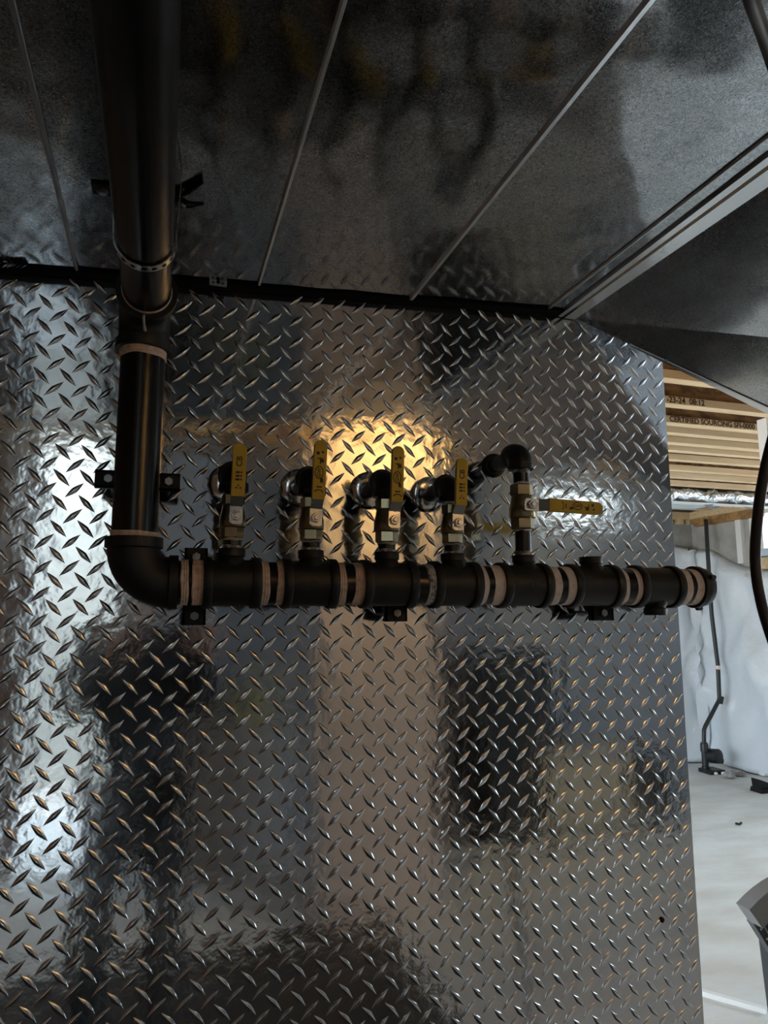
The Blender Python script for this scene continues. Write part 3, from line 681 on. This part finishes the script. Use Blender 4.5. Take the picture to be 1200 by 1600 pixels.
MB().lathe([(-.05, .05), (-.04, .066), (.04, .066), (.05, .05)], (b1.x, 5.52, b1.z), (.2, -1, .1), 20).build('volute', M['pump'], pu)
MB().box(b0.x-.05, b1.x+.05, 5.46, 5.62, 0.0, .035).build('foot', M['pump'], pu)
MB().lathe([(0, .03), (.10, .026)], (b1.x+.0, 5.56, b1.z-.03), (1, -.4, -.25), 14).build('outlet', M['pump'], pu)
for k, (x, y, s, tone) in enumerate([(1118, 1196, .022, 'white'), (1131, 1191, .026, 'white'), (1138, 1190, .02, 'stone'), (1144, 1188, .045, 'stone'), (1156, 1187, .04, 'stone'), (1136, 1180, .055, 'stone'), (1189, 1199, .035, 'white')]):
    p = at(x + 3*(k > 2), 1205, 5.46 - .03*k); m = MB()
    m.lathe([(0, .3*s), (s*.3, s), (s*.8, s*.9), (s*1.1, s*.4)], (p.x, p.y, 0), (random.uniform(-.2, .2), 0, 1), 7)
    tag(m.build('stone', M[tone], smooth=False), ['small white stone beside the pump foot', 'pale stone right of the pump', 'grey chip right of the pale stone', 'grey lump of rubble under the sheet folds', 'grey lump of rubble furthest right in the heap', 'grey lump of rubble leaning on the sheet behind the pump', 'white scrap on the floor at the sheet hem, far right'][k], 'stone', 'rubble by the pump')

# things on the floor at right
a, b = atz(1090, 1548, .012), atz(1194, 1577, .012)
d = (b-a).normalized(); nrm = Vector((-d.y, d.x, 0))*.013
m = MB(); m.slab([a-d*.3-nrm+Vector((0, 0, -.012)), b+d*.01-nrm+Vector((0, 0, -.012)), b+d*.01+nrm+Vector((0, 0, -.012)), a-d*.3+nrm+Vector((0, 0, -.012))], (0, 0, .02))
tag(m.build('white_batten', M['white'], smooth=False, bevel=.003), 'pale straight batten lying on the floor at lower right', 'batten')
p = atz(1196, 1240, 0); e = empty('floor_tool', p); tag(e, 'small black pointed object on the floor by the right edge', 'tool')
m = MB(); m.slab([p+Vector((-.04, 0, .0)), p+Vector((.22, 0, .0)), p+Vector((.22, 0, .05)), p+Vector((-.03, 0, .035))], (0, .12, 0)); m.build('base', M['black'], e, smooth=False)
m = MB(); m.slab([p+Vector((-.03, .02, .03)), p+Vector((.16, .02, .04)), p+Vector((.0, .04, .10)), p+Vector((-.02, .04, .105))], (0, .08, 0)); m.build('wedge', M['black'], e, smooth=False)
p = atz(1154, 1289, 0); m = MB(); m.tube([p+Vector((-.025, 0, .012)), p+Vector((0, -.01, .008)), p+Vector((.025, 0, .012))], .008, 8)
tag(m.build('black_crumb', M['black']), 'tiny dark curved scrap alone on the bright floor', 'scrap')
p = atz(1189, 1396, 0)
tag(MB().box(p.x, p.x+.22, p.y-.12, p.y, 0, .055).build('floor_block', M['concrete'], smooth=False, bevel=.004), 'pale block on the floor behind the grey rimmed stand', 'block')
# grey rimmed stand at the lower right corner
YS = 2.15
gs = empty('rimmed_stand', (at(1192, 1600, YS).x, YS, 0)); tag(gs, 'dark grey curved hood with gridded face on a black stand, lower right corner', 'stand')
tip = at(1150, 1411, YS); low = at(1190, 1456, YS); top = at(1200, 1388, YS)
cx = at(1267, 1597, YS)                              # centre of the hood's arc
def arc_pts(r, y, a0, a1, n=14): return [Vector((cx.x + r*math.cos(a0+(a1-a0)*k/n), y, cx.z + r*math.sin(a0+(a1-a0)*k/n))) for k in range(n+1)]
ro = (tip-cx).length; a_t = math.atan2(tip.z-cx.z, tip.x-cx.x)
o1 = arc_pts(ro, YS, a_t, R(55)); o2 = arc_pts(ro*.86, YS-.01, a_t, R(55))
MB().slab(o1 + list(reversed(o2)), (0, -.06, 0)).build('hood_rim', M['rim'], gs, smooth=False)
face_in = arc_pts(ro*.45, YS+.0, a_t, R(55))
MB().slab([p+Vector((0, .01, 0)) for p in o2] + list(reversed(face_in)), (0, -.03, 0)).build('hood_face', M['grid'], gs, smooth=False)
for q in (.80, .72, .64):
    MB().tube(arc_pts(ro*q, YS-.036, a_t-.02, R(56)), .0035, 6).build('grid_bar', M['rim'], gs)
for k in range(9):
    t = a_t + (R(55)-a_t)*(k+.5)/9; dd = Vector((math.cos(t), 0, math.sin(t)))
    MB().tube([cx+dd*ro*.62+Vector((0, -.036, 0)), cx+dd*ro*.85+Vector((0, -.036, 0))], .0030, 6).build('grid_bar', M['rim'], gs)
bx0 = at(1184, 1475, YS+.03).x; bx1 = at(1195, 1590, YS+.03).x
m = MB(); m.slab([(bx0, YS+.035, low.z+.05), (bx0+.40, YS+.035, low.z+.05), (bx1+.36, YS+.035, .0), (bx1+.02, YS+.035, 0)], (0, -.25, 0)); m.build('stand_body', M['abs'], gs, smooth=False, bevel=.008)

# dark cable looping down close to the camera at right
def cab(x, y, Y): return at(x, y, Y)
pts = [cab(1158, -60, .34), cab(1174, 0, .36), cab(1190, 45, .39), cab(1212, 110, .42), cab(1250, 220, .46), cab(1275, 380, .50), cab(1262, 520, .53), cab(1230, 610, .55), cab(1206, 690, .57), cab(1192, 750, .58), cab(1184, 805, .59), cab(1180, 860, .60), cab(1182, 900, .60), cab(1188, 935, .60), cab(1197, 970, .60), cab(1214, 1020, .60), cab(1245, 1100, .60), cab(1300, 1200, .60), cab(1380, 1330, .60)]
pts += [pts[-1] + Vector((.06, .01, -.32)), Vector((pts[-1].x+.13, .62, .30)), Vector((pts[-1].x+.20, .66, .03)), Vector((pts[-1].x+.34, .72, .008))]
sm = []
for k in range(len(pts)-1):
    p0, p1, p2, p3 = pts[max(k-1, 0)], pts[k], pts[k+1], pts[min(k+2, len(pts)-1)]
    for q in range(6):
        t = q/6; sm.append(.5*((2*p1) + (p2-p0)*t + (2*p0-5*p1+4*p2-p3)*t*t + (3*p1-p0-3*p2+p3)*t**3))
sm.append(pts[-1])
cbl = empty('hanging_cable', pts[11]); tag(cbl, 'thick dark brown cable hanging in a loop down the right edge', 'cable')
MB().tube(sm, .0056, 14).build('cable_length', M['cable'], cbl)

# ------------------------------------------------------------------ behind the camera: what the plate mirrors
wb = MB().box(.775, 1.40, -1.36, -1.30, 0, 2.49).build('wall_board', M['plaster'], smooth=False)
tag(wb, 'tall pinkish board standing from floor to joists behind the camera', 'board')
lb = empty('clamp_lamp', (1.19, -1.02, 2.45)); tag(lb, 'small clamp lamp lighting the pinkish board behind the camera', 'lamp')
LD = Vector((0, -1, -.22)).normalized(); LO = Vector((1.19, -1.00, 2.45))
MB().lathe([(-.02, .018), (.0, .03), (.03, .052), (.065, .066), (.064, .063), (.03, .048), (.002, .026)], LO, LD, 24, cap=False).build('reflector', M['galv_plain'], lb)
MB().lathe([(.005, .012), (.02, .026), (.04, .032), (.055, .026), (.064, .006)], LO, LD, 16).build('bulb', M['bulb'], lb)
MB().lathe([(-.07, .014), (-.01, .016)], LO, LD, 14).build('socket', M['white'], lb)
MB().tube([LO-LD*.05, LO-LD*.05+Vector((0, .02, .12))], .007, 8).build('clamp_arm', M['black'], lb)
bf = MB().box(-.30, .34, YF+.002, YF+.05, 1.45, 2.6).build('foam_board', M['blue_foam'], smooth=False); tag(bf, 'pale blue foam board fixed to the wall behind the camera', 'board')
fn = empty('furnace', (2.5, -2.1, 0)); tag(fn, 'black furnace cabinet with beige service panel standing behind the camera', 'furnace')
MB().box(2.08, 3.5, -2.55, -2.1, 0, .47).build('lower_cabinet', M['black'], fn, smooth=False, bevel=.01)
MB().box(2.08, 2.62, -2.55, -2.1, .47, 1.2).build('upper_cabinet', M['black'], fn, smooth=False, bevel=.01)
MB().box(2.49, 3.15, -2.1, -2.085, .05, .56).build('service_panel', M['beige'], fn, smooth=False)
yc_ = empty('yellow_can', (.57, -2.3, .86)); tag(yc_, 'yellow can standing on a grey crate behind the camera', 'can')
MB().lathe([(0, .085), (.005, .09), (.20, .09), (.205, .08)], (.57, -2.3, .86), (0, 0, 1), 20).build('can_body', M['can'], yc_)
MB().lathe([(0, .06), (.012, .06)], (.57, -2.3, 1.065), (0, 0, 1), 20).build('lid', M['white'], yc_)
cr = empty('grey_crate', (.5, -2.3, 0)); tag(cr, 'grey slatted crate under the yellow can behind the camera', 'crate')
MB().box(.22, .80, -2.48, -2.12, 0, .86).build('crate_body', M['crate'], cr, smooth=False)
for k in range(5): MB().box(.21, .81, -2.12, -2.10, .02+.17*k, .15+.17*k).build('slat', M['crate'], cr, smooth=False)

# the photographer
pe = empty('person', (-.06, -.42, 0)); tag(pe, 'person in dark jacket and trousers holding up the camera, mirrored in the plate', 'person')
def skin(name, verts, edges, radii, mt, parent=pe, sub=2, root=0):
    off = WLOC[parent.name]; me = bpy.data.meshes.new(name)
    me.from_pydata([(x-off.x, y-off.y, z-off.z) for x, y, z in verts], edges, [])
    o = bpy.data.objects.new(name, me); C.objects.link(o); me.materials.append(mt); o.parent = parent; WLOC[o.name] = off
    sk = o.modifiers.new('skin', 'SKIN'); sk.use_smooth_shade = True
    for k, rd in enumerate(radii):
        q = me.skin_vertices[0].data[k]; q.radius = rd if isinstance(rd, tuple) else (rd, rd); q.use_root = (k == root)
    sb = o.modifiers.new('sub', 'SUBSURF'); sb.levels = sub; sb.render_levels = sub
    return o
px0, py0 = -.06, -.42
skin('jacket', [(px0, py0, .93), (px0, py0, 1.15), (px0, py0+.01, 1.36), (px0, py0, 1.45), (px0-.17, py0, 1.42), (px0+.17, py0, 1.42),
                (px0-.20, py0+.08, 1.17), (px0+.20, py0+.08, 1.17), (px0-.08, py0+.30, 1.36), (px0+.20, py0+.30, 1.36)],
     [(0, 1), (1, 2), (2, 3), (2, 4), (2, 5), (4, 6), (5, 7), (6, 8), (7, 9)],
     [(.17, .12), (.16, .12), (.19, .125), (.075, .07), .075, .075, .055, .055, .04, .04], M['jacket'])
skin('trousers', [(px0, py0, .95), (px0-.09, py0, .86), (px0+.09, py0, .86), (px0-.11, py0+.02, .48), (px0+.11, py0+.02, .48), (px0-.12, py0, .09), (px0+.12, py0, .09)],
     [(0, 1), (0, 2), (1, 3), (2, 4), (3, 5), (4, 6)], [(.155, .11), .10, .10, .066, .066, .05, .05], M['jeans'])
hd = MB(); vs = []; fs = []; NU, NVv = 24, 16
hc = Vector((px0, py0+.02, 1.60))
for j in range(NVv+1):
    ph = math.pi*j/NVv
    for i in range(NU):
        th = 2*math.pi*i/NU
        x, y, z = .075*math.sin(ph)*math.sin(th), .098*math.sin(ph)*math.cos(th), .122*math.cos(ph)
        if z < -.03: x *= 1 - .28*min(1, (-.03-z)/.09); y = y*(1-.10*min(1, (-.03-z)/.09))
        f = max(0, math.cos(th))*math.sin(ph)
        if abs(th) < .2 or abs(th-2*math.pi) < .2: y += .026*math.exp(-((z+.012)/.022)**2)          # nose
        if f > .7 and .2 < min(th, 2*math.pi-th) < .6: y -= .012*math.exp(-((z-.012)/.014)**2)       # eye hollows
        if f > .6 and min(th, 2*math.pi-th) < .35: y += .006*math.exp(-((z+.062)/.008)**2) - .004*math.exp(-((z+.056)/.004)**2)
        vs.append(hc + Vector((x, y, z)))
for j in range(NVv):
    for i in range(NU): fs.append((j*NU+i, j*NU+(i+1) % NU, (j+1)*NU+(i+1) % NU, (j+1)*NU+i))
hd.add(vs, fs); head = hd.build('head', M['skin'], pe, angle=80)
MB().lathe([(-.13, .055), (0, .052)], hc+Vector((0, -.015, -.06)), (0, .1, 1), 18).build('neck', M['skin'], pe)
hm = MB(); vs = [hc + (v-hc)*1.06 + Vector((0, -.008, .004)) for v in vs]
hm.add(vs, [f for f in fs if all((vs[k].z-hc.z) > .055 or (vs[k].y-hc.y < -.01 and vs[k].z-hc.z > -.06) for k in f)]); hm.build('hair', M['hair'], pe, angle=80)
for sx in (-1, 1):
    MB().lathe([(0, .012), (.008, .024), (.014, .018)], hc+Vector((sx*.070, -.012, -.008)), (sx, -.3, 0), 12).build('ear', M['skin'], head)
    MB().lathe([(0, .004), (.004, .012), (.010, .010), (.013, .003)], hc+Vector((sx*.03, .076, .012)), (0, 1, 0), 12).build('eye', M['white'], head)
    wx = px0-.08 if sx < 0 else px0+.20; w0 = Vector((wx, py0+.31, 1.365))
    hv = [w0, w0+Vector((-sx*.005, .05, .03)), w0+Vector((-sx*.01, .085, .055))]; he = [(0, 1), (1, 2)]; hr = [.026, (.034, .018), (.036, .015)]
    hnd = skin('hand', hv, he, hr, M['skin'])
    for q, (ox, ln) in enumerate(((-.030, .055), (-.011, .068), (.009, .072), (.029, .065))):
        b0_ = w0+Vector((ox-sx*.01, .085, .055)); fv = [b0_, b0_+Vector((0, ln*.45, .03)), b0_+Vector((-sx*.012, ln*.55, .03+ln*.5))]
        skin('finger', fv, [(0, 1), (1, 2)], [.0095, .009, .0075], M['skin'], hnd)
    b0_ = w0+Vector((-sx*.03, .04, .03)); skin('thumb', [b0_, b0_+Vector((-sx*.03, .02, .02)), b0_+Vector((-sx*.045, .035, .045))], [(0, 1), (1, 2)], [.013, .011, .009], M['skin'], hnd)
    bx = px0+sx*.12; bo = MB()
    bo.lathe([(0, .052), (.10, .055)], (bx, py0, .03), (0, 0, 1), 16)
    bo.tube([(bx, py0-.05, .042), (bx, py0+.05, .046), (bx+sx*.01, py0+.14, .040), (bx+sx*.012, py0+.20, .034)], [.040, .046, .044, .026], 14)
    bo.box(bx-.048, bx+.052, py0-.09, py0+.21, 0, .016); bo.build('boot', M['jeans'], pe)

tm = MB(); vs = []; fs = []
for i in range(25):
    for j in range(21):
        vs.append((-2.1 + 3.2*i/24 + .02*math.sin(j*1.3), -1.27 + 2.3*j/20 + .02*math.sin(i*1.1), .006 + .005*abs(math.sin(i*.8+j*.5))))
for i in range(24):
    for j in range(20):
        a = i*21+j; fs.append((a, a+21, a+22, a+1))
tm.add(vs, fs); to = tm.build('darkening_tarp', M['tarp'], angle=80); sd = to.modifiers.new('thick', 'SOLIDIFY'); sd.thickness = .003
tag(to, 'dark brown tarp added to darken the floor around the photographer', 'tarp')  # added so the floor mirrors dark in the plate and duct

tag(MB().box(XL+.02, -.80, YF+.002, YF+.03, 0, 2.49).build('stud_panel', M['studwood'], smooth=False), 'dark brown timber panel left of the doorway behind the camera', 'panel')
